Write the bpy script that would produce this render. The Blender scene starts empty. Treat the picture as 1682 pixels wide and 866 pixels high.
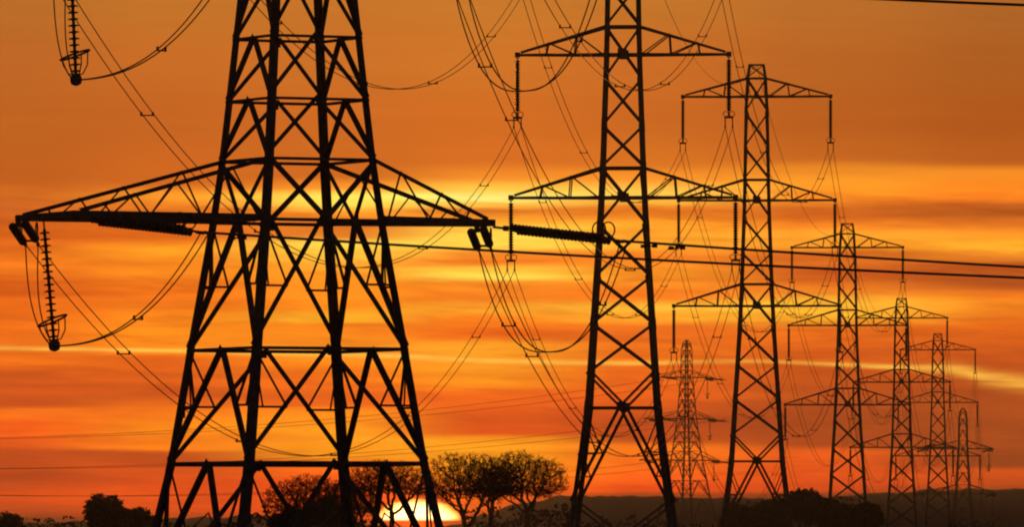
import bpy, math, random
from mathutils import Vector, Matrix, noise
R = math.radians
S = bpy.context.scene
COL = S.collection

# ------------------------------------------------------------------ camera
F = 15130.0                    # focal length in photograph pixels (1682 wide): a 324 mm lens
YH = 895.0                     # photograph row of the level horizon, just under the frame
TILT = math.atan((YH - 433.0) / F)
cam_d = bpy.data.cameras.new('camera'); cam = bpy.data.objects.new('camera', cam_d); COL.objects.link(cam)
cam_d.sensor_fit = 'HORIZONTAL'; cam_d.sensor_width = 36.0; cam_d.lens = 36.0 * F / 1682.0
cam_d.clip_start = 1.0; cam_d.clip_end = 20000
cam.location = (0, 0, 0); cam.rotation_euler = (R(90) + TILT, 0, 0)
S.camera = cam

# ------------------------------------------------------------------ exposure
S.view_settings.view_transform = 'Standard'; S.view_settings.look = 'None'
S.view_settings.exposure = 0; S.view_settings.gamma = 1; S.view_settings.use_curve_mapping = False
S.cycles.pixel_filter_type = 'BLACKMAN_HARRIS'; S.cycles.filter_width = 2.1
S.cycles.max_bounces = 4; S.cycles.volume_bounces = 0

# ------------------------------------------------------------------ sun and sky
PXDEG = F * math.pi / 180      # sky units per degree
SUN_X, SUN_Y = 686 - 841, YH - 862
SUN_AZ = SUN_X / PXDEG; SUN_EL = 0.32
sd = bpy.data.lights.new('sun', 'SUN'); sd.energy = 2.0; sd.angle = R(0.5); sd.color = (1.0, 0.42, 0.12)
sun = bpy.data.objects.new('sun', sd); COL.objects.link(sun)
sun.rotation_euler = Vector((math.sin(R(SUN_AZ)) * math.cos(R(SUN_EL)), math.cos(R(SUN_AZ)) * math.cos(R(SUN_EL)),
                             math.sin(R(SUN_EL)))).to_track_quat('Z', 'Y').to_euler()

def lin(c):
    return tuple((v / 255 / 12.92) if v / 255 <= 0.04045 else ((v / 255 + 0.055) / 1.055) ** 2.4 for v in c)

W = bpy.data.worlds.new('World'); S.world = W; W.use_nodes = True
nt = W.node_tree; nt.nodes.clear(); L = nt.links.new
def N(t, **k):
    n = nt.nodes.new(t)
    for a, b in k.items(): setattr(n, a, b)
    return n
def put(sock, v):
    if hasattr(v, 'is_output') or isinstance(v, bpy.types.NodeSocket): L(v, sock)
    else: sock.default_value = v
def M(op, a, b=0.0, c=None, clamp=False):
    n = N('ShaderNodeMath', operation=op, use_clamp=clamp); put(n.inputs[0], a); put(n.inputs[1], b)
    if c is not None: put(n.inputs[2], c)
    return n.outputs[0]
def step(x, a, b, t0=0.0, t1=1.0):
    n = N('ShaderNodeMapRange', interpolation_type='SMOOTHSTEP', clamp=True)
    for s, v in zip(n.inputs[:5], (x, a, b, t0, t1)): put(s, v)
    return n.outputs[0]
def mix(f, a, b, mode='MIX'):
    n = N('ShaderNodeMix', data_type='RGBA', blend_type=mode); put(n.inputs[0], f); put(n.inputs[6], a); put(n.inputs[7], b)
    return n.outputs[2]
def noise_tex(vec, scale, detail, rough=0.55, dist=0.0):
    n = N('ShaderNodeTexNoise'); L(vec, n.inputs['Vector']); n.inputs['Scale'].default_value = scale
    n.inputs['Detail'].default_value = detail; n.inputs['Roughness'].default_value = rough; n.inputs['Distortion'].default_value = dist
    return n.outputs['Fac']
def comb(x, y, z=0.0):
    n = N('ShaderNodeCombineXYZ'); put(n.inputs[0], x); put(n.inputs[1], y); put(n.inputs[2], z); return n.outputs[0]
def rgb(c): return tuple(c) + (1.0,)

tc = N('ShaderNodeTexCoord'); sep = N('ShaderNodeSeparateXYZ'); L(tc.outputs['Generated'], sep.inputs[0])
dx, dy, dz = sep.outputs
AZ = M('MULTIPLY', M('ARCTAN2', dx, dy), F)            # azimuth from the lens' heading, in sky units
EL = M('MULTIPLY', M('ARCSINE', dz), F)                # elevation, same units
# slow drift of the cloud layers and fine streaks, both many times longer than high
nz1 = noise_tex(comb(M('DIVIDE', AZ, 520), M('DIVIDE', EL, 75)), 1.0, 5, 0.6, 0.3)
nz2 = noise_tex(comb(M('DIVIDE', AZ, 240), M('DIVIDE', EL, 16), 7.3), 1.0, 6, 0.62, 0.4)
nz3 = noise_tex(comb(M('DIVIDE', AZ, 900), M('DIVIDE', EL, 240), 3.1), 1.0, 3, 0.5)
calm = step(EL, 540, 620, 1.0, 0.15)                   # the top of the sky is a smooth veil
warp = M('ADD', M('MULTIPLY', M('SUBTRACT', nz1, 0.5), M('MULTIPLY', calm, 15)), M('MULTIPLY', M('SUBTRACT', nz2, 0.5), M('MULTIPLY', calm, 11)))
ELW = M('ADD', EL, warp)
FAC = M('DIVIDE', ELW, 1000.0, clamp=True)

# vertical colour sections through the cloud layers, (row in the photograph, sRGB)
COLS = {
 30: [(0,184,112,45),(100,188,106,42),(200,190,102,36),(300,192,98,32),(316,208,110,35),(335,200,100,34),(400,222,108,26),(440,240,125,28),
      (470,225,104,20),(540,238,115,20),(585,237,116,20),(600,250,125,15),(612,215,90,15),(640,205,80,15),(666,200,75,15),(675,255,125,10),
      (700,255,100,5),(730,225,85,15),(745,185,65,15),(790,190,65,15),(822,215,75,20),(838,185,68,26),(856,110,46,24),(870,80,38,22)],
 280:[(0,192,118,46),(100,198,112,42),(200,196,104,38),(300,210,110,35),(325,250,160,45),(336,240,140,40),(350,222,116,30),(390,225,110,28),
      (410,255,160,35),(440,250,145,30),(480,240,120,22),(550,255,150,25),(580,252,140,24),(592,225,100,15),(650,210,85,15),(664,235,110,15),
      (675,255,130,10),(702,255,145,10),(734,255,135,10),(746,195,76,20),(780,210,75,15),(802,230,80,15),(832,225,80,20),(870,110,45,20)],
 560:[(0,196,120,46),(100,200,116,44),(200,204,110,38),(288,205,110,36),(308,245,150,45),(324,255,225,90),(336,255,215,85),(350,250,150,40),
      (365,220,120,40),(385,225,130,40),(400,255,215,80),(420,255,195,65),(440,255,165,45),(460,255,150,30),(500,255,145,25),(524,255,185,45),
      (536,255,145,25),(575,250,150,28),(592,255,140,20),(632,250,120,15),(660,240,105,15),(680,255,150,20),(710,255,160,25),(750,255,165,25),
      (766,255,115,10),(800,250,85,10),(832,235,75,12),(870,130,36,12)],
 800:[(0,198,124,48),(100,204,120,44),(200,208,112,38),(262,215,115,38),(290,240,145,45),(310,255,200,75),(325,255,245,130),(335,255,190,70),
      (346,225,125,40),(360,255,170,50),(375,255,205,75),(400,255,215,80),(416,240,140,40),(430,235,120,30),(445,255,205,70),(458,255,215,80),
      (471,250,145,35),(490,240,130,30),(510,255,170,45),(526,250,130,25),(550,240,110,20),(572,255,170,42),(600,255,165,36),(625,255,155,25),
      (650,235,100,15),(690,225,85,10),(711,230,85,12),(722,255,165,30),(752,255,170,30),(782,255,150,20),(812,250,105,14),(870,110,40,16)],
 1050:[(0,192,120,46),(100,200,112,42),(200,200,108,38),(268,215,120,38),(290,245,150,45),(314,255,200,80),(330,255,190,70),(345,235,130,38),
      (370,255,165,45),(400,255,175,50),(420,240,130,35),(450,255,160,40),(490,245,125,28),(505,255,190,60),(520,255,170,45),(540,230,110,25),
      (580,240,120,22),(612,245,115,20),(650,230,95,15),(700,190,70,18),(724,195,75,18),(735,255,130,20),(770,250,110,15),(790,255,100,10),
      (804,245,85,10),(816,150,55,18),(870,75,38,20)],
 1350:[(0,184,112,46),(100,184,104,40),(200,184,98,34),(258,195,105,35),(280,235,145,42),(300,255,165,45),(325,255,155,42),(340,205,105,32),
      (355,205,100,30),(370,245,140,38),(390,255,170,48),(405,255,165,45),(420,215,110,32),(455,205,95,28),(475,235,130,35),(500,255,190,55),
      (520,255,185,50),(545,235,115,25),(582,215,95,22),(615,200,85,20),(680,175,70,20),(730,165,62,20),(745,235,95,20),(775,230,85,18),
      (805,210,70,18),(820,120,52,22),(870,70,38,22)],
 1650:[(0,172,104,44),(100,172,96,36),(200,176,90,30),(266,185,96,32),(285,245,150,42),(310,255,145,38),(328,250,135,35),(340,190,95,32),
      (352,180,90,30),(366,215,115,35),(385,250,150,40),(410,255,175,45),(421,235,140,40),(440,190,90,30),(470,175,80,28),(485,235,120,28),
      (500,255,150,35),(540,230,110,22),(582,200,85,20),(640,182,76,22),(700,165,68,22),(764,150,60,22),(775,215,85,20),(796,200,75,20),
      (812,120,52,28),(870,76,44,28)],
}
keys = sorted(COLS); sky = None
for i, kx in enumerate(keys):
    rp = N('ShaderNodeValToRGB'); L(FAC, rp.inputs[0]); cr = rp.color_ramp; cr.interpolation = 'EASE'
    stops = sorted(((max(0.0, min(1.0, (YH - y) / 1000.0)), lin((r, g, b))) for y, r, g, b in COLS[kx]), key=lambda q: q[0])
    while len(cr.elements) < len(stops): cr.elements.new(0.5)
    for e, (p, c) in zip(cr.elements, [(k * 1e-4, None) for k in range(len(stops))]): e.position = p
    for j in range(len(stops) - 1, -1, -1):
        cr.elements[j].position = stops[j][0]; cr.elements[j].color = rgb(stops[j][1])
    sky = rp.outputs[0] if sky is None else mix(step(M('ADD', AZ, M('MULTIPLY', M('SUBTRACT', nz3, 0.5), 120)), keys[i-1] - 841, kx - 841), sky, rp.outputs[0])
# long bright edge of a cloud sheet, slowly sinking to the right
fc = N('ShaderNodeFloatCurve'); L(M('DIVIDE', M('ADD', AZ, 841), 1682, clamp=True), fc.inputs['Value'])
cu = fc.mapping.curves[0]
path = [(0,573),(280,577),(560,581),(800,592),(1000,597),(1250,595),(1350,599),(1480,604),(1560,607),(1620,622),(1682,631)]
for k, (x, y) in enumerate(path):
    p = (x / 1682, (y - 540) / 120)
    if k < 2: cu.points[0 if k == 0 else 1].location = p
    else: cu.points.new(*p)
fc.mapping.update()
yrow = M('ADD', M('MULTIPLY', fc.outputs[0], 120), 540)
dl = M('SUBTRACT', M('SUBTRACT', YH, M('ADD', EL, M('MULTIPLY', warp, 0.22))), yrow)
wdt = M('MULTIPLY', step(AZ, 600, 800, 3.8, 10.0), step(nz1, 0.3, 0.7, 0.7, 1.4))
line = M('EXPONENT', M('MULTIPLY', M('POWER', M('ABSOLUTE', M('DIVIDE', dl, wdt)), 2.0), -1.0))
line = M('MULTIPLY', line, step(nz2, 0.25, 0.6, 0.6, 1.0))
sky = mix(M('MULTIPLY', line, 0.95), sky, rgb(lin((255, 192, 80))))
# streaky brightness inside the lower clouds
tilt = M('ADD', EL, M('MULTIPLY', AZ, 0.035))
nz4 = noise_tex(comb(M('DIVIDE', AZ, 120), M('DIVIDE', tilt, 24), 11.7), 1.0, 6, 0.6, 0.8)
nz5 = noise_tex(comb(M('DIVIDE', AZ, 420), M('DIVIDE', tilt, 34), 23.1), 1.0, 4, 0.55, 0.5)
fil = step(nz5, 0.42, 0.60, -0.065, 0.065)               # sheets with a crisp edge
amp = M('MULTIPLY', M('ADD', M('ADD', M('MULTIPLY', M('SUBTRACT', nz2, 0.5), 0.55), M('MULTIPLY', M('SUBTRACT', nz4, 0.5), 0.28)), fil), calm)
sky = mix(1.0, sky, comb(M('ADD', 1.0, amp), M('ADD', 1.0, M('MULTIPLY', amp, 1.6)), M('ADD', 1.0, M('MULTIPLY', amp, 1.9))), 'MULTIPLY')
sky = mix(1.0, sky, mix(step(EL, 120, 420), rgb((1.08, 1.03, 0.74)), rgb((1.06, 1.07, 1.18))), 'MULTIPLY')
gm = N('ShaderNodeGamma'); L(sky, gm.inputs[0]); gm.inputs[1].default_value = 1.12; sky = gm.outputs[0]
# far from the sunset the sky is dim dusk
far_az = step(M('ABSOLUTE', AZ), 1500, 9000); far_el = step(EL, 1050, 6000)
dusk = mix(step(dz, 0.0, 0.5), rgb((0.030, 0.016, 0.012)), rgb((0.010, 0.010, 0.016)))
sky = mix(M('MAXIMUM', far_az, far_el), sky, dusk)
sky = mix(step(EL, -60, -5), rgb((0.012, 0.007, 0.005)), sky)
# the low sun, flattened by the thick air, its foot in the red murk
ex = M('DIVIDE', M('SUBTRACT', AZ, SUN_X), 74.0); ey = M('DIVIDE', M('SUBTRACT', M('ADD', EL, M('MULTIPLY', M('SUBTRACT', nz2, 0.5), 16)), SUN_Y), 42.0)
rr = M('SQRT', M('ADD', M('MULTIPLY', ex, ex), M('MULTIPLY', ey, ey)))
glow = M('MULTIPLY', M('EXPONENT', M('MULTIPLY', rr, -1.6)), 0.9)
sky = mix(glow, sky, rgb((1.6, 0.16, 0.006)), 'ADD')
disc = M('MULTIPLY', step(rr, 1.02, 0.93), step(EL, 37, 44))
sky = mix(disc, sky, mix(step(rr, 1.0, 0.6), rgb((2.2, 0.72, 0.06)), rgb((4.0, 2.6, 1.0))))
nish = N('ShaderNodeTexSky', sky_type='NISHITA'); nish.sun_disc = False
nish.sun_elevation = R(SUN_EL); nish.sun_rotation = R(SUN_AZ); nish.dust_density = 3.0
b1 = N('ShaderNodeBackground'); L(nish.outputs[0], b1.inputs[0]); b1.inputs[1].default_value = 0.005
b2 = N('ShaderNodeBackground'); L(sky, b2.inputs[0]); b2.inputs[1].default_value = 1.0
ad = N('ShaderNodeAddShader'); L(b1.outputs[0], ad.inputs[0]); L(b2.outputs[0], ad.inputs[1])
ow = N('ShaderNodeOutputWorld'); L(ad.outputs[0], ow.inputs[0])

# ------------------------------------------------------------------ materials
def mat(name, c1, c2, scale, rough=0.7, metal=0.0, bump=0.0):
    m = bpy.data.materials.new(name); m.use_nodes = True; t = m.node_tree; b = t.nodes['Principled BSDF']
    o = t.nodes.new('ShaderNodeTexCoord'); n = t.nodes.new('ShaderNodeTexNoise'); r = t.nodes.new('ShaderNodeValToRGB')
    n.inputs['Scale'].default_value = scale; n.inputs['Detail'].default_value = 5
    t.links.new(o.outputs['Object'], n.inputs['Vector']); t.links.new(n.outputs['Fac'], r.inputs[0])
    r.color_ramp.elements[0].position = 0.35; r.color_ramp.elements[1].position = 0.68
    r.color_ramp.elements[0].color = rgb(c1); r.color_ramp.elements[1].color = rgb(c2)
    t.links.new(r.outputs[0], b.inputs['Base Color']); b.inputs['Roughness'].default_value = rough; b.inputs['Metallic'].default_value = metal
    if bump:
        q = t.nodes.new('ShaderNodeBump'); q.inputs['Strength'].default_value = bump
        t.links.new(n.outputs['Fac'], q.inputs['Height']); t.links.new(q.outputs[0], b.inputs['Normal'])
    return m
STEEL = mat('weathered_galvanised_steel', (0.10, 0.095, 0.09), (0.17, 0.16, 0.15), 3.0, 0.75)
DISC = mat('brown_glazed_porcelain', (0.030, 0.018, 0.014), (0.05, 0.03, 0.022), 8.0, 0.45)
WIRE = mat('dull_stranded_aluminium', (0.13, 0.12, 0.11), (0.18, 0.17, 0.16), 5.0, 0.7)
PLATE = mat('enamelled_plate', (0.05, 0.05, 0.05), (0.12, 0.11, 0.05), 2.0, 0.6)
BARK = mat('winter_bark', (0.035, 0.027, 0.020), (0.075, 0.058, 0.042), 1.5, 0.9)
LEAF = mat('dark_evergreen_leaves', (0.030, 0.042, 0.018), (0.075, 0.085, 0.035), 0.8, 0.8)
FIELD = mat('winter_grass', (0.035, 0.045, 0.018), (0.085, 0.08, 0.035), 0.05, 0.95)
HILLM = mat('far_fields_and_woods', (0.035, 0.040, 0.022), (0.10, 0.085, 0.045), 0.008, 0.95)

# ------------------------------------------------------------------ mesh helpers
class MB:
    def __init__(self): self.v = []; self.f = []
    def quadring(self, ring0, ring1):
        n = len(ring0); b = len(self.v); self.v += [tuple(p) for p in ring0] + [tuple(p) for p in ring1]
        for i in range(n): self.f.append((b + i, b + (i + 1) % n, b + n + (i + 1) % n, b + n + i))
        self.f.append(tuple(range(b + n - 1, b - 1, -1))); self.f.append(tuple(range(b + n, b + 2 * n)))
    def bar(self, p, q, w, h=None, up=(0, 0, 1)):
        p = Vector(p); q = Vector(q); d = (q - p)
        if d.length < 1e-5: return
        d.normalize(); u = Vector(up)
        if abs(d.dot(u)) > 0.97: u = Vector((0.3, 0.95, 0.1))
        s = d.cross(u).normalized(); t = s.cross(d); h = h or w
        off = [s * w / 2 + t * h / 2, -s * w / 2 + t * h / 2, -s * w / 2 - t * h / 2, s * w / 2 - t * h / 2]
        self.quadring([p + o for o in off], [q + o for o in off])
    def angle(self, p, q, w, a, b, t=None):
        """rolled steel angle: flanges of width w along directions a and b"""
        p = Vector(p); q = Vector(q); d = (q - p).normalized(); t = t or w * 0.13
        a = Vector(a); a = (a - d * a.dot(d)).normalized(); b = Vector(b); b = (b - d * b.dot(d)).normalized()
        prof = [(0, 0), (w, 0), (w, t), (t, t), (t, w), (0, w)]
        self.quadring([p + a * x + b * y for x, y in prof], [q + a * x + b * y for x, y in prof])
    def tube(self, pts, r, n=6, closed=False):
        pts = [Vector(p) for p in pts]; m = len(pts); b = len(self.v); prev = None
        for i, p in enumerate(pts):
            if closed: d = pts[(i + 1) % m] - pts[i - 1]
            else: d = pts[min(i + 1, m - 1)] - pts[max(i - 1, 0)]
            d.normalize()
            u = prev if prev is not None else (Vector((0, 0, 1)) if abs(d.z) < 0.9 else Vector((1, 0, 0)))
            s = d.cross(u).normalized(); u = s.cross(d).normalized(); prev = u
            ri = r[i] if isinstance(r, (list, tuple)) else r
            for k in range(n):
                a = 2 * math.pi * k / n; self.v.append(tuple(p + (s * math.cos(a) + u * math.sin(a)) * ri))
        for i in range(m if closed else m - 1):
            for k in range(n):
                j = (i + 1) % m
                self.f.append((b + i*n + k, b + i*n + (k+1) % n, b + j*n + (k+1) % n, b + j*n + k))
        if not closed:
            self.f.append(tuple(range(b + n - 1, b - 1, -1))); self.f.append(tuple(range(b + (m-1)*n, b + m*n)))
    def torus(self, c, r, t, normal=(0, 0, 1), n=20, squash=1.0):
        nrm = Vector(normal).normalized(); a = nrm.orthogonal().normalized(); bb = nrm.cross(a); c = Vector(c)
        self.tube([c + (a * math.cos(2*math.pi*i/n) + bb * math.sin(2*math.pi*i/n) * squash) * r for i in range(n)], t, 6, True)
    def lathe(self, prof, n=12, p=(0, 0, 0), d=(0, 0, -1)):
        """profile of (distance along d, radius)"""
        d = Vector(d).normalized(); a = d.orthogonal().normalized(); bb = d.cross(a); p = Vector(p); b = len(self.v); m = len(prof)
        for z, r in prof:
            for k in range(n):
                t = 2 * math.pi * k / n; self.v.append(tuple(p + d * z + (a * math.cos(t) + bb * math.sin(t)) * max(r, 0.002)))
        for i in range(m - 1):
            for k in range(n): self.f.append((b + i*n + k, b + i*n + (k+1) % n, b + (i+1)*n + (k+1) % n, b + (i+1)*n + k))
        self.f.append(tuple(range(b + n - 1, b - 1, -1))); self.f.append(tuple(range(b + (m-1)*n, b + m*n)))
    def mesh(self, name, m, smooth=False):
        me = bpy.data.meshes.new(name); me.from_pydata(self.v, [], self.f); me.materials.append(m); me.update()
        if smooth: me.polygons.foreach_set('use_smooth', [True] * len(me.polygons))
        return me
    def build(self, name, m, parent=None, smooth=False, label=None):
        o = bpy.data.objects.new(name, self.mesh(name, m, smooth)); COL.objects.link(o)
        if parent: o.parent = parent
        if label: o['label'] = label
        return o
def tag(o, label, cat, group=None):
    o['label'] = label; o['category'] = cat
    if group: o['group'] = group
    return o
def thing(name, loc, label, cat, group=None, rz=0.0):
    o = bpy.data.objects.new(name, None); COL.objects.link(o); o.empty_display_size = 0.5
    o.location = loc; o.rotation_euler = (0, 0, rz); return tag(o, label, cat, group)
def dup(o, parent=None):
    c = o.copy(); COL.objects.link(c)
    if parent: c.parent = parent
    for ch in o.children: dup(ch, c)
    return c

def at(px, py, Y):
    """world point on the plane y = Y that stands where the photograph shows (px, py)"""
    a = (px - 841) / F; b = (433 - py) / F; ct, st = math.cos(TILT), math.sin(TILT)
    d = Vector((a, ct - b * st, st + b * ct)); return d * (Y / d.y)

# ------------------------------------------------------------------ ground and hills
GZ = [(-200, -1.7), (0, -1.7), (345, -3.35), (604, -2.35), (818, -3.75), (1090, -8.3), (1326, -11.0), (1617, -9.5), (1900, -11), (2025, -14.2), (2200, 4.6), (2700, 0), (6000, 0)]
GZ = [(-200, -1.7), (0, -1.7), (345, -3.3), (604, -2.2), (818, -3.7), (1090, -8.3), (1326, -11.0), (1617, -9.4), (2025, -12.0), (2700, -10), (6000, -8)]
def ground_z(x, y):
    for (a, za), (b, zb) in zip(GZ, GZ[1:]):
        if y <= b:
            t = max(0, (y - a) / (b - a)); t = t * t * (3 - 2 * t); return za + (zb - za) * t
    return GZ[-1][1]
g = MB()
xs = sorted(set([-2500, -1800, -1200, -800, -500] + list(range(-360, 361, 20)) + [500, 800, 1200, 1800, 2500]))
ys = list(range(-60, 2700, 40)) + list(range(2700, 4560, 150))
for y in ys:
    for x in xs: g.v.append((x, y, ground_z(x, y) + 0.25 * noise.noise(Vector((x * .02, y * .012, 0)))))
nx = len(xs)
for j in range(len(ys) - 1):
    for i in range(nx - 1): g.f.append((j*nx+i, j*nx+i+1, (j+1)*nx+i+1, (j+1)*nx+i))
ground = g.build('ground', FIELD, smooth=True); ground['kind'] = 'structure'

HP = [(-3000, 850), (-800, 858), (0, 861), (120, 858), (300, 852), (450, 849), (540, 853), (600, 864), (690, 869), (755, 862), (790, 848), (840, 832), (930, 817), (1060, 815),
      (1180, 819), (1300, 822), (1430, 813), (1560, 806), (1682, 803), (2200, 806), (4000, 830)]
HY = 3700.0
def hill_row(px):
    for (a, za), (b, zb) in zip(HP, HP[1:]):
        if px <= b:
            t = max(0.0, (px - a) / (b - a)); t = t * t * (3 - 2 * t); return za + (zb - za) * t
    return HP[-1][1]
g = MB(); hx = [i * 1.25 for i in range(-400, 401)]; hx = [-1500, -1200, -900, -700] + hx + [700, 900, 1200, 1500]; hy = [3050, 3300, 3450, 3560, 3640, HY, 3760, 3850, 4000, 4200, 4500]
for y in hy:
    for x in hx:
        top = (YH - hill_row(841 + x * F / HY)) * HY / F
        top += 0.55 * noise.noise(Vector((x * .022, 0.3, 0))) + 1.3 * max(0, noise.noise(Vector((x * .11, 5.3, 0)))) + 0.5 * noise.noise(Vector((x * .3, 9.3, 0)))
        w = math.exp(-((y - HY) / (260 if y < HY else 330)) ** 2)
        g.v.append((x, y, -10.5 + (top + 10.5) * w + 0.8 * (1 - w) * noise.noise(Vector((x * .02, y * .02, 3)))))
nx = len(hx)
for j in range(len(hy) - 1):
    for i in range(nx - 1): g.f.append((j*nx+i, j*nx+i+1, (j+1)*nx+i+1, (j+1)*nx+i))
h = g.build('hills', HILLM, smooth=True); h['kind'] = 'structure'

# ------------------------------------------------------------------ lattice pylons
def lerp(a, b, t): return a + (b - a) * t
def table(tab):
    def f(z):
        for (a, va), (b, vb) in zip(tab, tab[1:]):
            if z <= b: return lerp(va, vb, (z - a) / (b - a))
        return tab[-1][1]
    return f
SIGNS = [(-1, -1), (1, -1), (1, 1), (-1, 1)]
def legs(root, hw, cuts, size):
    for sx, sy in SIGNS:
        m = MB()
        for a, b in zip(cuts, cuts[1:]):
            last = b == cuts[-1]
            m.angle((sx*hw(a), sy*hw(a), a), (sx*hw(b), sy*hw(b), b), size((a+b)/2), (-sx, 0, 0), (0, -sy, 0))
            if not last:
                e = .4; i0, i1 = hw(b - e) - .05, hw(b + e) - .05
                m.bar((sx*i0, sy*i0, b - e), (sx*i1, sy*i1, b + e), size(b)*.42)     # splice plates
        m.bar((sx*hw(cuts[0]), sy*hw(cuts[0]), -.6), (sx*hw(cuts[0]), sy*hw(cuts[0]), .35), .9)                        # concrete stub
        m.build('leg', STEEL, root)
def face(i):
    """corner functions of face i and its inward normal"""
    (ax, ay), (bx, by) = SIGNS[i], SIGNS[(i + 1) % 4]
    n = Vector((-(ax + bx) / 2, -(ay + by) / 2, 0)); return (ax, ay), (bx, by), n
def C(hw, s, z): return Vector((s[0]*hw(z), s[1]*hw(z), z))
def member(m, p, q, w, n, shift=0.0):
    n = Vector(n); d = (Vector(q) - Vector(p)).normalized(); s = n.cross(d)
    m.angle(Vector(p) + n * shift, Vector(q) + n * shift, w, s, n, w * .16)
def gusset(m, p, n, s):
    m.bar(Vector(p) + Vector(n) * .0, Vector(p) + Vector(n) * .03, s, s)

# --- suspension pylon ------------------------------------------------------
K = 18.5; ZM = 636 / K
def sz(n): return ZM + n / K
hwS = table([(sz(a), b / K) for a, b in [(-636,70.6),(-574,62.7),(-429.5,44.3),(-174,28),(0,22),(171,18.9),(201,16.5),(223,13)]])
ARMS_S = [('lower', -174, -138, 136.5), ('middle', 0, 34, 128.5), ('upper', 171, 201, 121.5)]
def suspension_pylon(root):
    legs(root, hwS, [0] + [sz(n) for n in (-541,-429.5,-328,-208,-138,-87,0,87,145,201,223)], lambda z: lerp(.33, .2, min(1, z / 45)))
    nodes = [-387, -328, -271, -208, -138, -87, -30, 34, 87, 145, 201]
    for i in range(4):
        a, b, n = face(i); m = MB(); j = 0
        for z0, z1 in zip(nodes, nodes[1:]):
            z0, z1 = sz(z0), sz(z1); w = .17 if z0 < ZM - 8 else .14
            member(m, C(hwS, a, z0), C(hwS, b, z1), w, n, .02); member(m, C(hwS, b, z0), C(hwS, a, z1), w * .8, n, .02 + w)
            t = hwS(z0) / (hwS(z0) + hwS(z1))
        for z in (201, 34, -138, -429.5, 171, 0, -174):
            member(m, C(hwS, a, sz(z)), C(hwS, b, sz(z)), .15 if z < 100 else .12, n, -.05)
        for z in (0, -174, -429.5, 171):
            gusset(m, (C(hwS, a, sz(z)) + C(hwS, b, sz(z))) / 2 - n * .04, n, .6 if z < 100 else .4)
        mid = (C(hwS, a, sz(-429.5)) + C(hwS, b, sz(-429.5))) / 2
        for s, o in ((a, b), (b, a)):
            member(m, C(hwS, s, sz(-387)), mid, .16, n, .02)
            foot = C(hwS, s, sz(-545)); member(m, mid, foot, .2, n, .02)
            # redundant bracing between leg and main diagonal
            q = lerp(mid, foot, (742 - 669) / 149.0); member(m, C(hwS, s, q.z), q, .1, n, .03)
            member(m, C(hwS, s, sz(-441)), q, .09, n, .03)
            q2 = lerp(mid, foot, .74); member(m, C(hwS, s, q2.z), q2, .08, n, .03); member(m, C(hwS, s, q.z), q2, .08, n, .03)
            member(m, foot, (C(hwS, a, .3) + C(hwS, b, .3)) / 2 + Vector((0, 0, 2.2)), .12, n, .03)
        # peak box
        member(m, C(hwS, a, sz(223)), C(hwS, b, sz(223)), .1, n); member(m, C(hwS, a, sz(201)), C(hwS, b, sz(223)), .08, n, .02)
        member(m, C(hwS, b, sz(201)), C(hwS, a, sz(223)), .08, n, .1)
        m.build('lattice_face', STEEL, root)
    for lv, zb, zt, half in ARMS_S:
        zb, zt, half = sz(zb), sz(zt), half / K
        for sx in (-1, 1):
            ch = MB(); lc = MB(); tip = Vector((sx * half, 0, zb)); wb, wt = hwS(zb), hwS(zt)
            lo = {}; hi = {}
            for sy in (-1, 1):
                lo[sy] = (Vector((sx*wb, sy*wb, zb)), tip + Vector((0, sy*.13, 0))); hi[sy] = (Vector((sx*wt, sy*wt, zt)), tip + Vector((-sx*.2, sy*.13, .18)))
                ch.angle(lo[sy][0], lo[sy][1], .145, (0, -sy, 0), (0, 0, -1)); ch.angle(hi[sy][0], hi[sy][1], .15, (0, -sy, 0), (0, 0, -1))
                for k, t in enumerate((.34, .67)):
                    pl, ph = lerp(*lo[sy], t), lerp(*hi[sy], t)
                    lc.bar(pl, ph, .07); lc.bar(ph, lerp(*lo[sy], t - .33 + .02), .08)
            for t in (.34, .67):
                lc.bar(lerp(*lo[-1], t), lerp(*lo[1], t), .06); lc.bar(lerp(*hi[-1], t), lerp(*hi[1], t), .05)
            lc.bar(lerp(*lo[-1], 0), lerp(*lo[1], .34), .06); lc.bar(lerp(*lo[1], .34), lerp(*lo[-1], .67), .06); lc.bar(lerp(*lo[-1], .67), lo[1][1], .06)
            ch.bar(tip + Vector((0, 0, .12)), tip + Vector((0, 0, -.2)), .3, .2)
            c = bpy.data.objects.new('crossarm', None); COL.objects.link(c); c.parent = root
            ch.build('chord', STEEL, c); lc.build('lacing', STEEL, c)
    m = MB(); m.bar((0, -hwS(9) - .05, 8.6), (0, -hwS(9) - .08, 8.6), 0.01)
    return root

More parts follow.
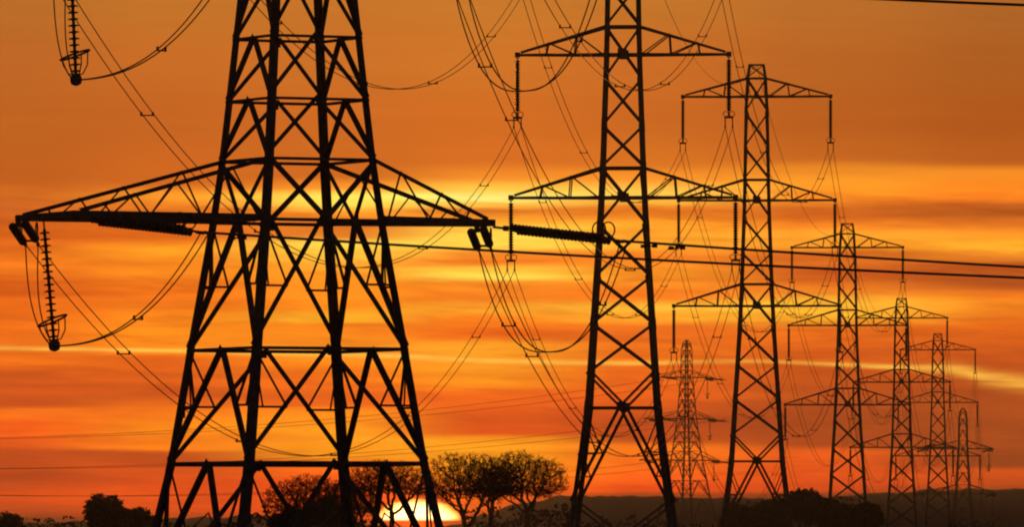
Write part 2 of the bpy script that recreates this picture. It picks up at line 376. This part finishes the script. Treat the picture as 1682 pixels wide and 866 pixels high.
# --- tension (angle) pylon -------------------------------------------------
P = 43.9; C45 = 1.335
def tz(n): return (678 + n) / P
hwT = table([(tz(a), b / P / C45) for a, b in [(-678,284),(-398,215.5),(-211,183),(0,145),(100,130),(199,118.5),(302,107),(435,92),(525,83),(870,59),(950,56),(1170,50),(1230,38),(1265,14)]])
ARMS_T = [('lower', 0, 100, 10.25, 2.75, 7.85, .75), ('middle', 435, 525, 9.2, 2.6, 6.85, .75), ('upper', 870, 950, 8.3, 2.4, 6.2, .95)]
def tension_pylon(root):
    legs(root, hwT, [0] + [tz(n) for n in (-398,-211,0,100,199,302,435,525,640,755,870,950,1050,1160,1230,1265)], lambda z: lerp(.34, .2, min(1, z / 40)))
    panels = [(-678,-398,'A',2,.195), (-398,-211,'A',1,.18), (-211,0,'A',1,.185), (0,100,'V',0,.165), (100,199,'A',0,.155), (199,302,'A',0,.155), (302,435,'A',0,.15),
              (435,525,'V',0,.14), (525,640,'A',0,.14), (640,755,'A',0,.13), (755,870,'A',0,.12), (870,950,'V',0,.12), (950,1050,'A',0,.1), (1050,1160,'A',0,.1), (1160,1230,'A',0,.1), (1230,1265,'A',0,.09)]
    for i in range(4):
        a, b, n = face(i); m = MB()
        for z0, z1, typ, red, w in panels:
            z0, z1 = tz(z0), tz(z1); A0, B0, A1, B1 = C(hwT, a, z0), C(hwT, b, z0), C(hwT, a, z1), C(hwT, b, z1)
            member(m, A1, B1, w * (.68 if z0 > 1 or red == 1 else .85), n, -.03)
            if typ == 'A':
                ap = (A1 + B1) / 2; ends = (A0, B0); other = (A1, B1)
            else:
                ap = (A0 + B0) / 2; ends = (A1, B1); other = (A0, B0)
            gusset(m, ap - Vector((0, 0, .16 if typ == 'A' else -.16)), n, w * 1.7)
            for e, o in zip(ends, other):
                member(m, ap, e, w, n, .02)
                if red:                                         # thin redundant members
                    q = lerp(ap, e, .52); s = a if e is A0 else b; lg = C(hwT, s, q.z)
                    member(m, lg, q, .08, n, .03); member(m, o, q, .085, n, .03)
                    member(m, o + Vector((0, 0, -.1)), lerp(C(hwT, s, q.z), q, .35), .07, n, .03)
                    if red == 2:
                        q2 = lerp(ap, e, .76); lg2 = C(hwT, s, q2.z); member(m, lg2, q2, .08, n, .03); member(m, lg, q2, .08, n, .03)
            if red:                                             # thin tie between the two main diagonals
                q = lerp(ap, ends[0], .52), lerp(ap, ends[1], .52)
                if red == 2: member(m, q[0], ap - Vector((0, 0, (z1 - z0) * .3)), .06, n, .03); member(m, q[1], ap - Vector((0, 0, (z1 - z0) * .3)), .06, n, .03)
        m.build('lattice_face', STEEL, root)
    for lv, zb, zt, Ll, wl, Lr, wr in ARMS_T:
        zb, zt = tz(zb), tz(zt)
        for sx, Lx, wx in ((-1, Ll, wl), (1, Lr, wr)):
            ch = MB(); lc = MB(); wb, wt = hwT(zb), hwT(zt)
            zig = (.03, .19, .33, .49, .60, .71, .80, .88) if sx < 0 else (.03, .22, .40, .58, .72, .84)
            lo = {}; hi = {}
            for sy in (-1, 1):
                lo[sy] = (Vector((sx*wb, sy*wb, zb)), Vector((sx*Lx, sy*wx, zb))); hi[sy] = (Vector((sx*wt, sy*wt, zt)), Vector((sx*(Lx - .25), sy*wx, zb + .2)))
                ch.angle(lo[sy][0] + Vector((0, 0, .13)), lo[sy][1] + Vector((0, 0, .13)), .235, (0, -sy, 0), (0, 0, -1), .04)
                ch.angle(hi[sy][0], hi[sy][1], .15, (0, -sy, 0), (0, 0, -1), .03)
                pts = [lerp(*lo[sy], t) if k % 2 == 0 else lerp(*hi[sy], t) for k, t in enumerate(zig)]
                for p, q in zip(pts, pts[1:]): lc.bar(p, q, .055)
            for k in range(0, len(zig) - 2, 2):
                lc.bar(lerp(*lo[-1], zig[k]), lerp(*lo[1], zig[k + 2]), .065); lc.bar(lerp(*lo[1], zig[k]), lerp(*lo[1], zig[k]) * .5 + lerp(*lo[-1], zig[k]) * .5, .06)
            ch.bar(lo[-1][1] + Vector((-sx*.06, 0, 0)), lo[1][1] + Vector((-sx*.06, 0, 0)), .2, .24)
            c = bpy.data.objects.new('crossarm', None); COL.objects.link(c); c.parent = root
            ch.build('chord', STEEL, c); lc.build('lacing', STEEL, c)
    m = MB()
    p = C(hwT, (-1, 0), tz(-310)); q = Vector((-hwT(tz(-310)) - .03, hwT(tz(-310)) - .55, tz(-310)))
    m.bar(q + Vector((0, 0, -.35)), q + Vector((0, 0, .35)), .06, .5, (0, 1, 0))
    m.build('warning_plate', PLATE, root)
    return root

# pylon places: (descriptor, photo x, mid crossarm row, distance)
SP = [('second nearest pylon', 1023.5, 88, 604), ('third nearest pylon', 1243, 328, 818), ('fourth nearest pylon', 1392, 534, 1090.5),
      ('fifth nearest pylon', 1481, 627.5, 1326), ('sixth nearest pylon', 1540.5, 661, 1617)]
LINE_ROT = -math.atan(0.0655)
G_PYL = 'pylons of the power line receding to the right'
S_LABELS = ['tall lattice pylon cropped by the top edge, tips of two crossarm pairs in view',
            'lattice pylon with square top and three crossarm pairs, complete in view, largest of its kind',
            'dark lattice pylon right of the largest complete one, three straight crossarms',
            'slim distant suspension pylon between the fourth pylon and the overlapping far pair',
            'most distant square topped pylon, overlapping the pointed pylon at far right']
spyl = []
for k, (nm, px, py, Y) in enumerate(SP):
    mid = at(px, py, Y); base = mid - Vector((0, 0, ZM))
    if k == 0:
        root = thing('lattice_pylon', base, S_LABELS[0], 'pylon', G_PYL, LINE_ROT); suspension_pylon(root)
    else:
        root = dup(spyl[0][1]); root.location = base; tag(root, S_LABELS[k], 'pylon', G_PYL)
    spyl.append((nm, root))
TH1 = R(25.7)
y1 = at(488, 362, 345)
p1 = thing('angle_pylon', y1 - Vector((0, 0, tz(0))), 'huge black angle pylon nearest the camera, its four legs filling the left half', 'pylon', 'angle pylons', TH1)
tension_pylon(p1)
q1 = dup(p1); c = at(1128, 757, 2200); q1.location = c - Vector((0, 0, tz(0))); q1.rotation_euler = (0, 0, R(34)); q1.scale = (1.14, 1.14, 1)
tag(q1, 'small distant angle pylon seen between the second and third pylons, wide low crossarms', 'pylon', 'angle pylons')
p7 = dup(p1); c = at(1582, 886, 2025); p7.location = c - Vector((0, 0, tz(0))); p7.rotation_euler = (0, 0, R(4)); p7.scale = (1.08, 1.08, 1)
tag(p7, 'far pointed angle pylon at the right end of the line, dark insulators on its tips', 'pylon', 'angle pylons')

# ------------------------------------------------------------------ insulators
def disc_profile(n, pitch, r, core, start=0.0, waist=.6):
    pr = [(start, core)]
    for k in range(n):
        z = start + k * pitch
        pr += [(z + pitch*.1, core), (z + pitch*.32, r*.7), (z + pitch*.5, r), (z + pitch*.62, r), (z + pitch*.66, core*1.2)]
    pr.append((start + n * pitch, core)); return pr
def suspension_string(root):
    m = MB(); m.tube([(0, 0, -.12), (0, 0, -.42)], .035); m.torus((0, 0, -.2), .1, .025, (0, 1, 0), 12); m.build('shackle', STEEL, root)
    m = MB(); m.lathe(disc_profile(19, .178, .2, .095), 10, (0, 0, -.4)); m.build('discs', DISC, root, True)
    m = MB()
    for s in (-1, 1): m.torus((s*.21, 0, -3.98), .17, .028, (0, 1, 0), 16)
    m.build('arcing_ring', STEEL, root)
    m = MB(); m.bar((-.3, 0, -4.2), (.3, 0, -4.2), .08, .14); m.bar((0, 0, -3.75), (0, 0, -4.25), .07)
    for s in (-1, 1): m.bar((s*.24, 0, -4.2), (s*.24, 0, -4.8), .06); m.bar((s*.24, -.22, -4.8), (s*.24, .22, -4.8), .09, .12)
    m.build('yoke', STEEL, root)
def tension_string(root, length):
    """twin string laid along local +y, conductors leave at (+-.24, length)"""
    lk = .85 if length > 5 else .45; n = int((length - lk - .85) / .165)
    m = MB(); m.bar((0, 0, 0), (0, lk, 0), .09); m.bar((-.27, lk, 0), (.27, lk, 0), .08, .08); m.bar((0, lk * .6, 0), (0, lk * .6 + .12, 0), .2); m.build('link', STEEL, root)
    for s in (-1, 1):
        m = MB(); m.lathe(disc_profile(n, .165, .165, .07), 12, (s*.235, lk + .07, s*.05), (0, 1, 0)); m.build('discs', DISC, root, True)
    e = lk + .07 + n * .165
    m = MB(); m.bar((-.28, e + .1, 0), (.28, e + .1, 0), .06, .08)
    for s in (-1, 1):
        m.bar((s*.24, e, 0), (s*.24, length + .05, -.02), .05); m.bar((s*.24, length - .22, -.01), (s*.24, length + .12, -.02), .1, .12)
    m.build('yoke', STEEL, root)
    m = MB()
    for s in (-1, 1):
        m.torus((s*.3, e - .18, .34), .3, .03, (1, 0, 0), 18); m.bar((s*.3, e - .05, .05), (s*.25, e + .08, 0), .04)
    m.build('arcing_ring', STEEL, root)
def support_string(root):
    m = MB(); m.tube([(0, 0, 0), (0, 0, -.35)], .035); m.build('shackle', STEEL, root)
    m = MB(); pr = [(0, .06)]
    for k in range(17): z = .1 + k * .242; pr += [(z, .06), (z + .02, .17), (z + .05, .21), (z + .075, .2), (z + .08, .075), (z + .12, .06)]
    m.lathe(pr + [(4.15, .06)], 12, (0, 0, -.33)); m.build('discs', DISC, root, True)
    m = MB(); m.torus((0, 0, -3.75), .57, .042, (-.30, -.17, 1), 24)
    for k in range(4):
        a = k * math.pi / 2 + .5; ca, sa = math.cos(a), math.sin(a)
        m.tube([(ca*.54, sa*.57, -3.75 + (.30*ca + .17*sa)*.55), (ca*.5, sa*.5, -4.12), (ca*.3, sa*.3, -4.45), (0, 0, -4.5)], .026, 5)
    m.build('corona_basket', STEEL, root)
    m = MB(); m.lathe([(0, .08), (.06, .17), (.14, .22), (.3, .22), (.4, .18), (.46, .05)], 14, (0, 0, -4.44)); m.build('counterweight', STEEL, root, True)

protoS = None; ends = {}           # ends[(pylon index, level, side)] = conductor clamp point
for k, (nm, root) in enumerate(spyl):
    mw = Matrix.Translation(root.location) @ Matrix.Rotation(LINE_ROT, 4, 'Z')
    for lv, zb, zt, half in ARMS_S:
        for side, sx in (('left', -1), ('right', 1)):
            p = mw @ Vector((sx * half / K, 0, sz(zb)))
            if protoS is None:
                o = thing('insulator_string', p, '', 'insulator', None, LINE_ROT); suspension_string(o); protoS = o
            else: o = dup(protoS); o.location = p
            tag(o, 'hanging disc insulator on the %s %s crossarm of the %s' % (lv, side, nm), 'insulator', 'hanging insulators of the square topped pylons')
            ends[(k + 2, lv, side)] = p + Vector((0, 0, -4.82))

A_DIR = Vector((.0655, .998, 0)).normalized()
BETA = 34.9
def orient(o, p, d, drop):
    """turn a string so its local +y runs along d, sinking by drop"""
    d = Vector((d.x, d.y, 0)).normalized(); d = Vector((d.x, d.y, -drop)).normalized()
    o.location = p; o.rotation_mode = 'QUATERNION'
    x = d.cross(Vector((0, 0, 1))).normalized(); z = x.cross(d)
    o.rotation_quaternion = Matrix((x, d, z)).transposed().to_quaternion()
    return d, x
protoT = {}; jp = {}
def tension_set(nm, key, root, rot, dirs, drops, lens):
    mw = Matrix.Translation(root.location) @ Matrix.Rotation(rot, 4, 'Z')
    for lv, zb, zt, Ll, wl, Lr, wr in ARMS_T:
        for side, sx, Lx, wx in (('left', -1, Ll, wl), ('right', 1, Lr, wr)):
            for which, sy in (('far', 1), ('near', -1)):
                p = mw @ Vector((sx * (Lx - .05), sy * wx, tz(zb) - .16)); ln = lens[which]
                if ln not in protoT:
                    o = thing('tension_insulator', p, '', 'insulator'); tension_string(o, ln); protoT[ln] = o
                else: o = dup(protoT[ln])
                d, x = orient(o, p, dirs[which], drops[which])
                tag(o, 'twin insulator pulled %s from the %s %s crossarm, %s' % ({'far': 'backward', 'near': 'sideways'}[which], lv, side, nm), 'insulator', 'twin tension insulators of the angle pylons')
                jp[(key, lv, side, which)] = (p + d * ln, x)
B_DIR = Vector((math.cos(R(BETA)), -math.sin(R(BETA)), 0))
tension_set('nearest pylon', 1, p1, TH1, {'far': A_DIR, 'near': B_DIR}, {'far': .14, 'near': .108}, {'far': 4.7, 'near': 6.0})
Q_DIR = Vector((-.93, -.35, 0)).normalized()
tension_set('distant angle pylon', 'q', q1, q1.rotation_euler.z, {'far': Vector((.45, .9, 0)), 'near': Vector((.75, -.6, 0))}, {'far': .1, 'near': .1}, {'far': 4.7, 'near': 4.7})
tension_set('far pointed pylon', 7, p7, p7.rotation_euler.z, {'far': Vector((-.3, .95, 0)), 'near': -A_DIR}, {'far': .1, 'near': .12}, {'far': 4.7, 'near': 4.7})

# ------------------------------------------------------------------ conductors
def span_pts(a, b, sag, n=48):
    return [lerp(a, b, i / n) + Vector((0, 0, -4 * sag * (i / n) * (1 - i / n))) for i in range(n + 1)]
def spacer(parent, p, side, s):
    m = MB(); m.bar(p - side * .24 - Vector((0, 0, .09)), p + side * .24 - Vector((0, 0, .09)), .045, .05)
    for q in (-1, 1): m.bar(p + side * q * .24 - Vector((0, 0, .12)), p + side * q * .24 + Vector((0, 0, .05)), .07, .08)
    m.build('spacer', STEEL, parent)
def twin_span(name, a, b, sag, r, label, cat, group, nsp=4, wr=.24, first=.12):
    a = Vector(a); b = Vector(b); d = b - a; side = Vector((d.y, -d.x, 0)).normalized()
    root = thing(name, a, label, cat, group); inv = -a
    pts = span_pts(a, b, sag)
    for s in (-1, 1):
        m = MB(); m.tube([p + inv + side * s * wr for p in pts], r, 5); m.build('wire', WIRE, root, True)
    for k in range(nsp):
        t = first + (1 - 2 * first) * k / max(1, nsp - 1); p = lerp(a, b, t) + Vector((0, 0, -4 * sag * t * (1 - t))); spacer(root, p + inv, side, 1.0)
    return root
NAMES = {1: 'nearest pylon', 2: 'second nearest pylon', 3: 'third nearest pylon', 4: 'fourth nearest pylon', 5: 'fifth nearest pylon', 6: 'sixth nearest pylon', 7: 'far pointed pylon'}
RAD = {1: .022, 2: .024, 3: .024, 4: .026, 5: .028, 6: .03}
for k in range(1, 7):
    for lv in ('upper', 'middle', 'lower'):
        for side in ('left', 'right'):
            a = jp[(1, lv, side, 'far')][0] if k == 1 else ends[(k, lv, side)]
            b = jp[(7, lv, side, 'near')][0] if k == 6 else ends[(k + 1, lv, side)]
            Ls = (b - a).length; sag = {1: 10.0, 2: 8.8, 3: 10.0}.get(k, 9.5)
            twin_span('conductor_span', a, b, sag, RAD[k], '%s %s twin wire strung from %s to %s' % (lv, side, NAMES[k], NAMES[k + 1]), 'power line', 'twin wires of the receding line', 5 if k < 4 else 0)
# second arm of the line: from the nearest pylon past the camera's right
SAGB = {'right': 4.9, 'left': 4.65}
for lv in ('upper', 'middle', 'lower'):
    for side in ('left', 'right'):
        a = jp[(1, lv, side, 'near')][0]; b = a + B_DIR * 250 + Vector((0, 0, 0))
        root = twin_span('conductor_span', a, b, SAGB[side] + (1.15 if lv == 'middle' and side == 'left' else 0), .047, '%s %s wire pulled rightward out of frame from the nearest pylon' % (lv, side), 'power line', 'wires leaving to the right', 0, .2)
        for t in ((.0045, .0095) if side == 'right' else (.006,)):
            p = B_DIR * 250 * t + Vector((0, 0, -4 * SAGB[side] * t * (1 - t))); m = MB()
            m.bar(p - B_DIR * .3 - Vector((0, 0, .12)), p + B_DIR * .3 - Vector((0, 0, .12)), .05); m.bar(p - B_DIR * .34 - Vector((0, 0, .12)), p - B_DIR * .18 - Vector((0, 0, .12)), .13); m.bar(p + B_DIR * .18 - Vector((0, 0, .12)), p + B_DIR * .34 - Vector((0, 0, .12)), .13)
            m.bar(p, p - Vector((0, 0, .14)), .08); m.build('vibration_damper', STEEL, root)
# jumpers round the nearest pylon
mw1 = Matrix.Translation(p1.location) @ Matrix.Rotation(TH1, 4, 'Z')
sup = None
for lv, zb, zt, Ll, wl, Lr, wr in ARMS_T:
    (a, xa), (b, xb) = jp[(1, lv, 'right', 'far')], jp[(1, lv, 'right', 'near')]
    root = thing('jumper_loop', a, '%s right twin jumper looping under the crossarm of the nearest pylon' % lv, 'jumper wire', 'jumper loops of the nearest pylon')
    depth = 4.05; mid = None
    for s in (-1, 1):
        pts = []
        for i in range(41):
            t = i / 40; sd = lerp(xa, xb, t).normalized() * .24 * s
            pts.append(lerp(a, b, t) + sd - Vector((0, 0, depth * (1 - abs(2 * (t ** .93) - 1) ** 2.5))) - a)
        m = MB(); m.tube(pts, .027, 6); m.build('wire', WIRE, root, True)
    for i in (7, 34):
        t = i / 40; spacer(root, lerp(a, b, t) - Vector((0, 0, depth * (1 - abs(2 * (t ** .93) - 1) ** 2.5))) - a, lerp(xa, xb, t).normalized(), 1.0)
    # outer side: a weighted string steadies the jumper
    top = mw1 @ Vector((-Ll + .28, wl * .28, tz(zb) - .12))
    if sup is None: o = thing('support_insulator', top, '', 'insulator'); support_string(o); sup = o
    else: o = dup(sup); o.location = top
    ln = R({'lower': 5.0, 'middle': 2.6, 'upper': 2.6}[lv]); o.rotation_euler = (0, -ln, 0)
    tag(o, 'hanging disc insulator with ring basket and weight under the %s left crossarm' % lv, 'insulator', 'weighted jumper insulators')
    bot = top + Vector((math.sin(ln) * 4.7, 0, -4.68))
    (a, xa), (b, xb) = jp[(1, lv, 'left', 'far')], jp[(1, lv, 'left', 'near')]
    root = thing('jumper_loop', bot, '%s left twin jumper held by the weighted insulator of the nearest pylon' % lv, 'jumper wire', 'jumper loops of the nearest pylon')
    for s in (-1, 1):
        pts = []
        for i in range(25):
            t = i / 24; q = Vector((lerp(a.x, bot.x, t ** 2.6), lerp(a.y, bot.y, t ** 2.6), lerp(a.z, bot.z, 1 - (1 - t) ** 1.25))); pts.append(q + xa * .24 * s * (1 - t * .75) - bot)
        for i in range(1, 33):
            t = i / 32; pts.append(Vector((lerp(bot.x, b.x, t), lerp(bot.y, b.y, t), lerp(bot.z, b.z, t ** 2.4))) + xb * .24 * s * lerp(.15, 1, t) - bot)
        m = MB(); m.tube(pts, .027, 6); m.build('wire', WIRE, root, True)
    t = .56; spacer(root, Vector((lerp(bot.x, b.x, t), lerp(bot.y, b.y, t), lerp(bot.z, b.z, t ** 2.4))) - bot, xb, 1.0)
for nm, rt in (('distant angle pylon', q1), ('far pointed pylon', p7)):
    mwq = Matrix.Translation(rt.location) @ Matrix.Rotation(rt.rotation_euler.z, 4, 'Z') @ Matrix.Diagonal((*rt.scale, 1))
    for lv, zb, zt, Ll, wl, Lr, wr in ARMS_T:
        o = dup(sup); o.location = mwq @ Vector((Lr - .9, 0, tz(zb) - .15)); o.rotation_euler = (0, 0, 0)
        tag(o, 'small weighted insulator hanging under the %s right crossarm of the %s' % (lv, nm), 'insulator', 'weighted jumper insulators')
# earth wires on the peaks
tops = [p1.location + Vector((0, 0, tz(1265)))] + [r.location + Vector((0, 0, sz(223))) for _, r in spyl] + [p7.location + Vector((0, 0, tz(1265)))]
for k, (a, b) in enumerate(zip(tops, tops[1:])):
    m = MB(); m.tube([p - a for p in span_pts(a, b, 6.5)], .02, 5); o = m.build('earth_wire', WIRE, None, True); o.location = a
    tag(o, 'earth wire between tops of the %s and %s' % (NAMES[k + 1], NAMES[k + 2]), 'power line', 'earth wires')
# far line from the distant angle pylon out past the left edge
for lv, zb, zt, Ll, wl, Lr, wr in ARMS_T:
    for side, sx, Lx in (('left', -1, Ll), ('right', 1, Lr)):
        mwq = Matrix.Translation(q1.location) @ Matrix.Rotation(q1.rotation_euler.z, 4, 'Z')
        a = mwq @ Vector((sx * Lx, 0, tz(zb) - .5)); b = at(-420 + sx * 30, {'lower': 800, 'middle': 765, 'upper': 722}[lv], 1900)
        m = MB(); m.tube([p - a for p in span_pts(a, b, 4.5)], .045, 4); o = m.build('distant_wire', WIRE, None, True); o.location = a
        tag(o, '%s %s far thin wire running left from the distant angle pylon' % (lv, side), 'power line', 'far wires behind the nearest pylon')

# ------------------------------------------------------------------ trees
from mathutils.kdtree import KDTree
def tree_mesh(seed, H, Wd, cb, leaves, natt=1300):
    """grow limbs towards points scattered through a domed crown; cb = height of the crown's lower edge as a share of H"""
    rnd = random.Random(seed); att = []; zc = H * (cb + (1 - cb) * (.36 if leaves == 0 else .42)); up = H - zc; dn = zc - H * cb; hw = Wd / 2
    lob = [(Vector((rnd.uniform(-.45, .45), rnd.uniform(-.45, .45), rnd.uniform(-.1, .5))), rnd.uniform(.42, .62)) for _ in range(9)]
    while len(att) < natt:
        q = Vector((rnd.uniform(-1, 1), rnd.uniform(-1, 1), rnd.uniform(-1, 1)))
        qq = (q.x**2 + q.y**2 + (q.z**2 if q.z > 0 else q.z**4 * .9)) ** .5
        if qq > 1 or qq < .12: continue
        if leaves == 0 and q.z < 0 and (q.x**2 + q.y**2) < min(.5, -q.z * .75): continue
        if not any((q - c).length < r for c, r in lob) and qq > .72 + .3 * noise.noise(q * 2.3 + Vector((seed, 0, 0))): continue
        att.append(Vector((q.x * hw, q.y * hw, zc + q.z * (up if q.z > 0 else dn))))
    D = Wd * (.021 if leaves == 0 else .03); nodes = [Vector((0, 0, 0))]; par = [-1]; th = H * cb * .8
    lean = Vector((rnd.gauss(0, .03), rnd.gauss(0, .03), 0))
    while nodes[-1].z < th:
        nodes.append(nodes[-1] + (Vector((0, 0, 1)) + lean + Vector((rnd.gauss(0, .06), rnd.gauss(0, .06), 0))) * D * 1.6); par.append(len(nodes) - 2)
    ntrunk = len(nodes)
    for it in range(120):
        kd = KDTree(len(nodes))
        for i, p in enumerate(nodes): kd.insert(p, i)
        kd.balance(); pull = {}; keep = []
        for a in att:
            co, i, d = kd.find(a)
            if d < D * 1.5: continue
            keep.append(a); pull.setdefault(i, []).append((a - co).normalized())
        att = keep
        if not pull: break
        for i, v in pull.items():
            d = sum(v, Vector()) / len(v) + Vector((rnd.gauss(0, .22), rnd.gauss(0, .22), rnd.gauss(.02, .2)))
            if d.length < .05: continue
            nodes.append(nodes[i] + d.normalized() * D); par.append(i)
    n = len(nodes); kids = [[] for _ in range(n)]
    for i in range(1, n): kids[par[i]].append(i)
    rt = .022; r = [0.0] * n
    for i in range(n - 1, -1, -1):
        r[i] = rt if not kids[i] else sum(r[k] ** 2.35 for k in kids[i]) ** (1 / 2.35)
    rmax = H * .034; sc = min(1.0, rmax / r[0])
    r = [max(rt, v * sc) for v in r]
    tr = MB(); cr = MB(); done = set()
    stack = [0]
    while stack:
        i = stack.pop(); ch = [i]
        while kids[ch[-1]]:
            ks = sorted(kids[ch[-1]], key=lambda k: -r[k]); stack += [(-1, ch[-1], k)] if False else []
            for k in ks[1:]: stack.append(k)
            ch.append(ks[0])
        if par[i] >= 0: ch = [par[i]] + ch
        pts = [nodes[k] for k in ch]; rad = [r[k] for k in ch]
        if par[i] >= 0: rad[0] = min(rad[0], rad[1] * 1.15)
        if i == 0:
            m = min(len(ch), ntrunk + 2); tr.tube(pts[:m], [v * (1.5 - .5 * min(1, k / 4)) for k, v in enumerate(rad[:m])], 8)
            if len(ch) > m: cr.tube(pts[m-1:], rad[m-1:], 5)
        elif len(pts) > 1: cr.tube(pts, rad, 5 if rad[0] > .1 else 3)
    for i in range(ntrunk, n):
        if r[i] < .09:
            nt_ = 2 if kids[i] else 5
            for _ in range(nt_):
                d = (nodes[i] - nodes[par[i]]).normalized() + Vector((rnd.gauss(0, .7), rnd.gauss(0, .7), rnd.gauss(.15, .6))); d.normalize()
                a = nodes[i]; b = a + d * D * rnd.uniform(.7, 1.5) + Vector((0, 0, -.03)); c = b + (d + Vector((rnd.gauss(0, .5), rnd.gauss(0, .5), rnd.gauss(0, .5)))).normalized() * D * rnd.uniform(.5, 1.1)
                cr.tube([a, b, c], [.02, .016, .012], 3)
            for _ in range(leaves):
                c = nodes[i] + Vector((rnd.gauss(0, 1), rnd.gauss(0, 1), rnd.gauss(0, 1))) * D * .9; q = rnd.uniform(.1, .26)
                a = Vector((rnd.gauss(0, 1), rnd.gauss(0, 1), rnd.gauss(0, 1))).normalized(); bb = a.orthogonal().normalized()
                b = len(cr.v); cr.v += [tuple(c + a*q), tuple(c + bb*q*.6), tuple(c - a*q), tuple(c - bb*q*.6)]; cr.f.append((b, b+1, b+2, b+3))
    return tr, cr
TREES = [  # name, photo x, top row, crown foot row, width px, distance, leaves, label
 ('bare_tree', 768, 738, 840, 164, 1000, 0, 'bare spreading winter tree just right of the sun, left of the pair'),
 ('bare_tree', 864, 740, 838, 182, 1012, 0, 'bare spreading winter tree right of the sun, rightmost of the pair'),
 ('bare_tree', 636, 755, 826, 168, 1030, 0, 'bare winter tree with fine twigs directly in front of the sun'),
 ('bare_tree', 497, 775, 862, 142, 1060, 0, 'bare winter tree left of the sun, behind the nearest pylon legs'),
 ('bare_tree', 572, 780, 862, 132, 1075, 0, 'smaller bare tree between two others behind the nearest pylon'),
 ('bare_tree', 810, 750, 832, 118, 1040, 0, 'dark dense bare tree squeezed between the two spreading bare trees'),
 ('leafy_tree', 174, 809, 880, 84, 920, 4, 'dark round leafy tree alone near the lower left corner'),
 ('leafy_tree', 226, 828, 885, 72, 930, 4, 'low dark tree beside the left leg of the nearest pylon'),
 ('leafy_tree', 1326, 799, 860, 76, 1010, 5, 'round topped dark tree between the third and fourth pylons, tallest there'),
 ('leafy_tree', 1270, 816, 880, 84, 1000, 5, 'dark tree behind the feet of the third pylon'),
 ('leafy_tree', 1376, 817, 880, 84, 1015, 5, 'dark tree at the feet of the fourth pylon'),
 ('leafy_tree', 1424, 825, 885, 60, 1020, 5, 'small dark tree at the right end of the dark clump'),
 ('leafy_tree', 1220, 830, 885, 76, 1005, 5, 'low dark tree at the left end of the dark clump'),
 ('leafy_tree', 548, 814, 880, 100, 1000, 3, 'low dark tree behind the inner legs of the nearest pylon'),
 ('leafy_tree', 480, 828, 885, 90, 1010, 3, 'low dark tree between the two left inner legs of the nearest pylon'),
 ('leafy_tree', 14, 843, 890, 60, 940, 2, 'scrubby tree cut by the lower left corner'),
]
for i, (nm, px, py, cy, wpx, Y, lv, lab) in enumerate(TREES):
    tp = at(px, py, Y); gz = ground_z(tp.x, Y); H = tp.z - gz; Wd = wpx * Y / F; cb = (at(px, cy, Y).z - gz) / H
    root = thing(nm, (tp.x, Y, gz), lab, 'tree', 'bare winter trees' if nm == 'bare_tree' else 'dark leafy trees')
    tr, crn = tree_mesh(100 + i * 7, H, Wd, cb, lv, (2100 if wpx > 120 else 1150) if lv == 0 else 800)
    tr.build('trunk', BARK, root); crn.build('crown', LEAF if lv else BARK, root)
# hedges running along the field edges behind the trees
def hedge(x0, x1, row, Y, seed, label):
    rnd = random.Random(seed); m = MB(); a = at(x0, row, Y); b = at(x1, row, Y); n = int((b.x - a.x) * 70)
    for _ in range(n):
        x = rnd.uniform(a.x, b.x); gz = ground_z(x, Y); top = (a.z - gz) * (1 + .16 * noise.noise(Vector((x * .12, seed, 0))) + .1 * noise.noise(Vector((x * .6, seed, 4))))
        c = Vector((x, Y + rnd.gauss(0, .7), gz + top * rnd.random() ** .6)); s = rnd.uniform(.15, .42)
        u = Vector((rnd.gauss(0, 1), rnd.gauss(0, 1), rnd.gauss(0, 1))).normalized(); w = u.orthogonal().normalized(); k = len(m.v)
        m.v += [tuple(c + u*s), tuple(c + w*s*.6), tuple(c - u*s), tuple(c - w*s*.6)]; m.f.append((k, k+1, k+2, k+3))
    o = m.build('hedge', LEAF); tag(o, label, 'hedge', 'field hedges'); return o
hedge(-40, 620, 853, 1090, 3, 'long dark hedge along the bottom edge left of the sun')
hedge(770, 1190, 851, 1110, 5, 'dark hedge along the bottom edge right of the bare trees')
hedge(764, 950, 835, 1085, 11, 'dark hedge hiding the trunks of the bare trees right of the sun')
hedge(1190, 1440, 828, 1060, 7, 'tall dark hedge behind the clump between third and fourth pylons')
hedge(1560, 1740, 860, 1400, 9, 'far dark hedge in the lower right corner')

# ------------------------------------------------------------------ haze
HAZE = 0.00005
if HAZE:
    hb = MB(); x0, x1, ya, yb, z0, z1 = -2550, 2550, -65, 4560, -13.5, 72
    hb.v = [(x0,ya,z0),(x1,ya,z0),(x1,yb,z0),(x0,yb,z0),(x0,ya,z1),(x1,ya,z1),(x1,yb,z1),(x0,yb,z1)]
    hb.f = [(3,2,1,0),(4,5,6,7),(0,1,5,4),(1,2,6,5),(2,3,7,6),(3,0,4,7)]
    hm = bpy.data.materials.new('evening_haze'); hm.use_nodes = True; t = hm.node_tree; t.nodes.clear()
    vo = t.nodes.new('ShaderNodeVolumePrincipled'); vo.inputs['Density'].default_value = HAZE; vo.inputs['Color'].default_value = (.95, .87, .77, 1); vo.inputs['Anisotropy'].default_value = .4
    out = t.nodes.new('ShaderNodeOutputMaterial'); t.links.new(vo.outputs[0], out.inputs['Volume'])
    ho = hb.build('haze', hm); ho['kind'] = 'stuff'
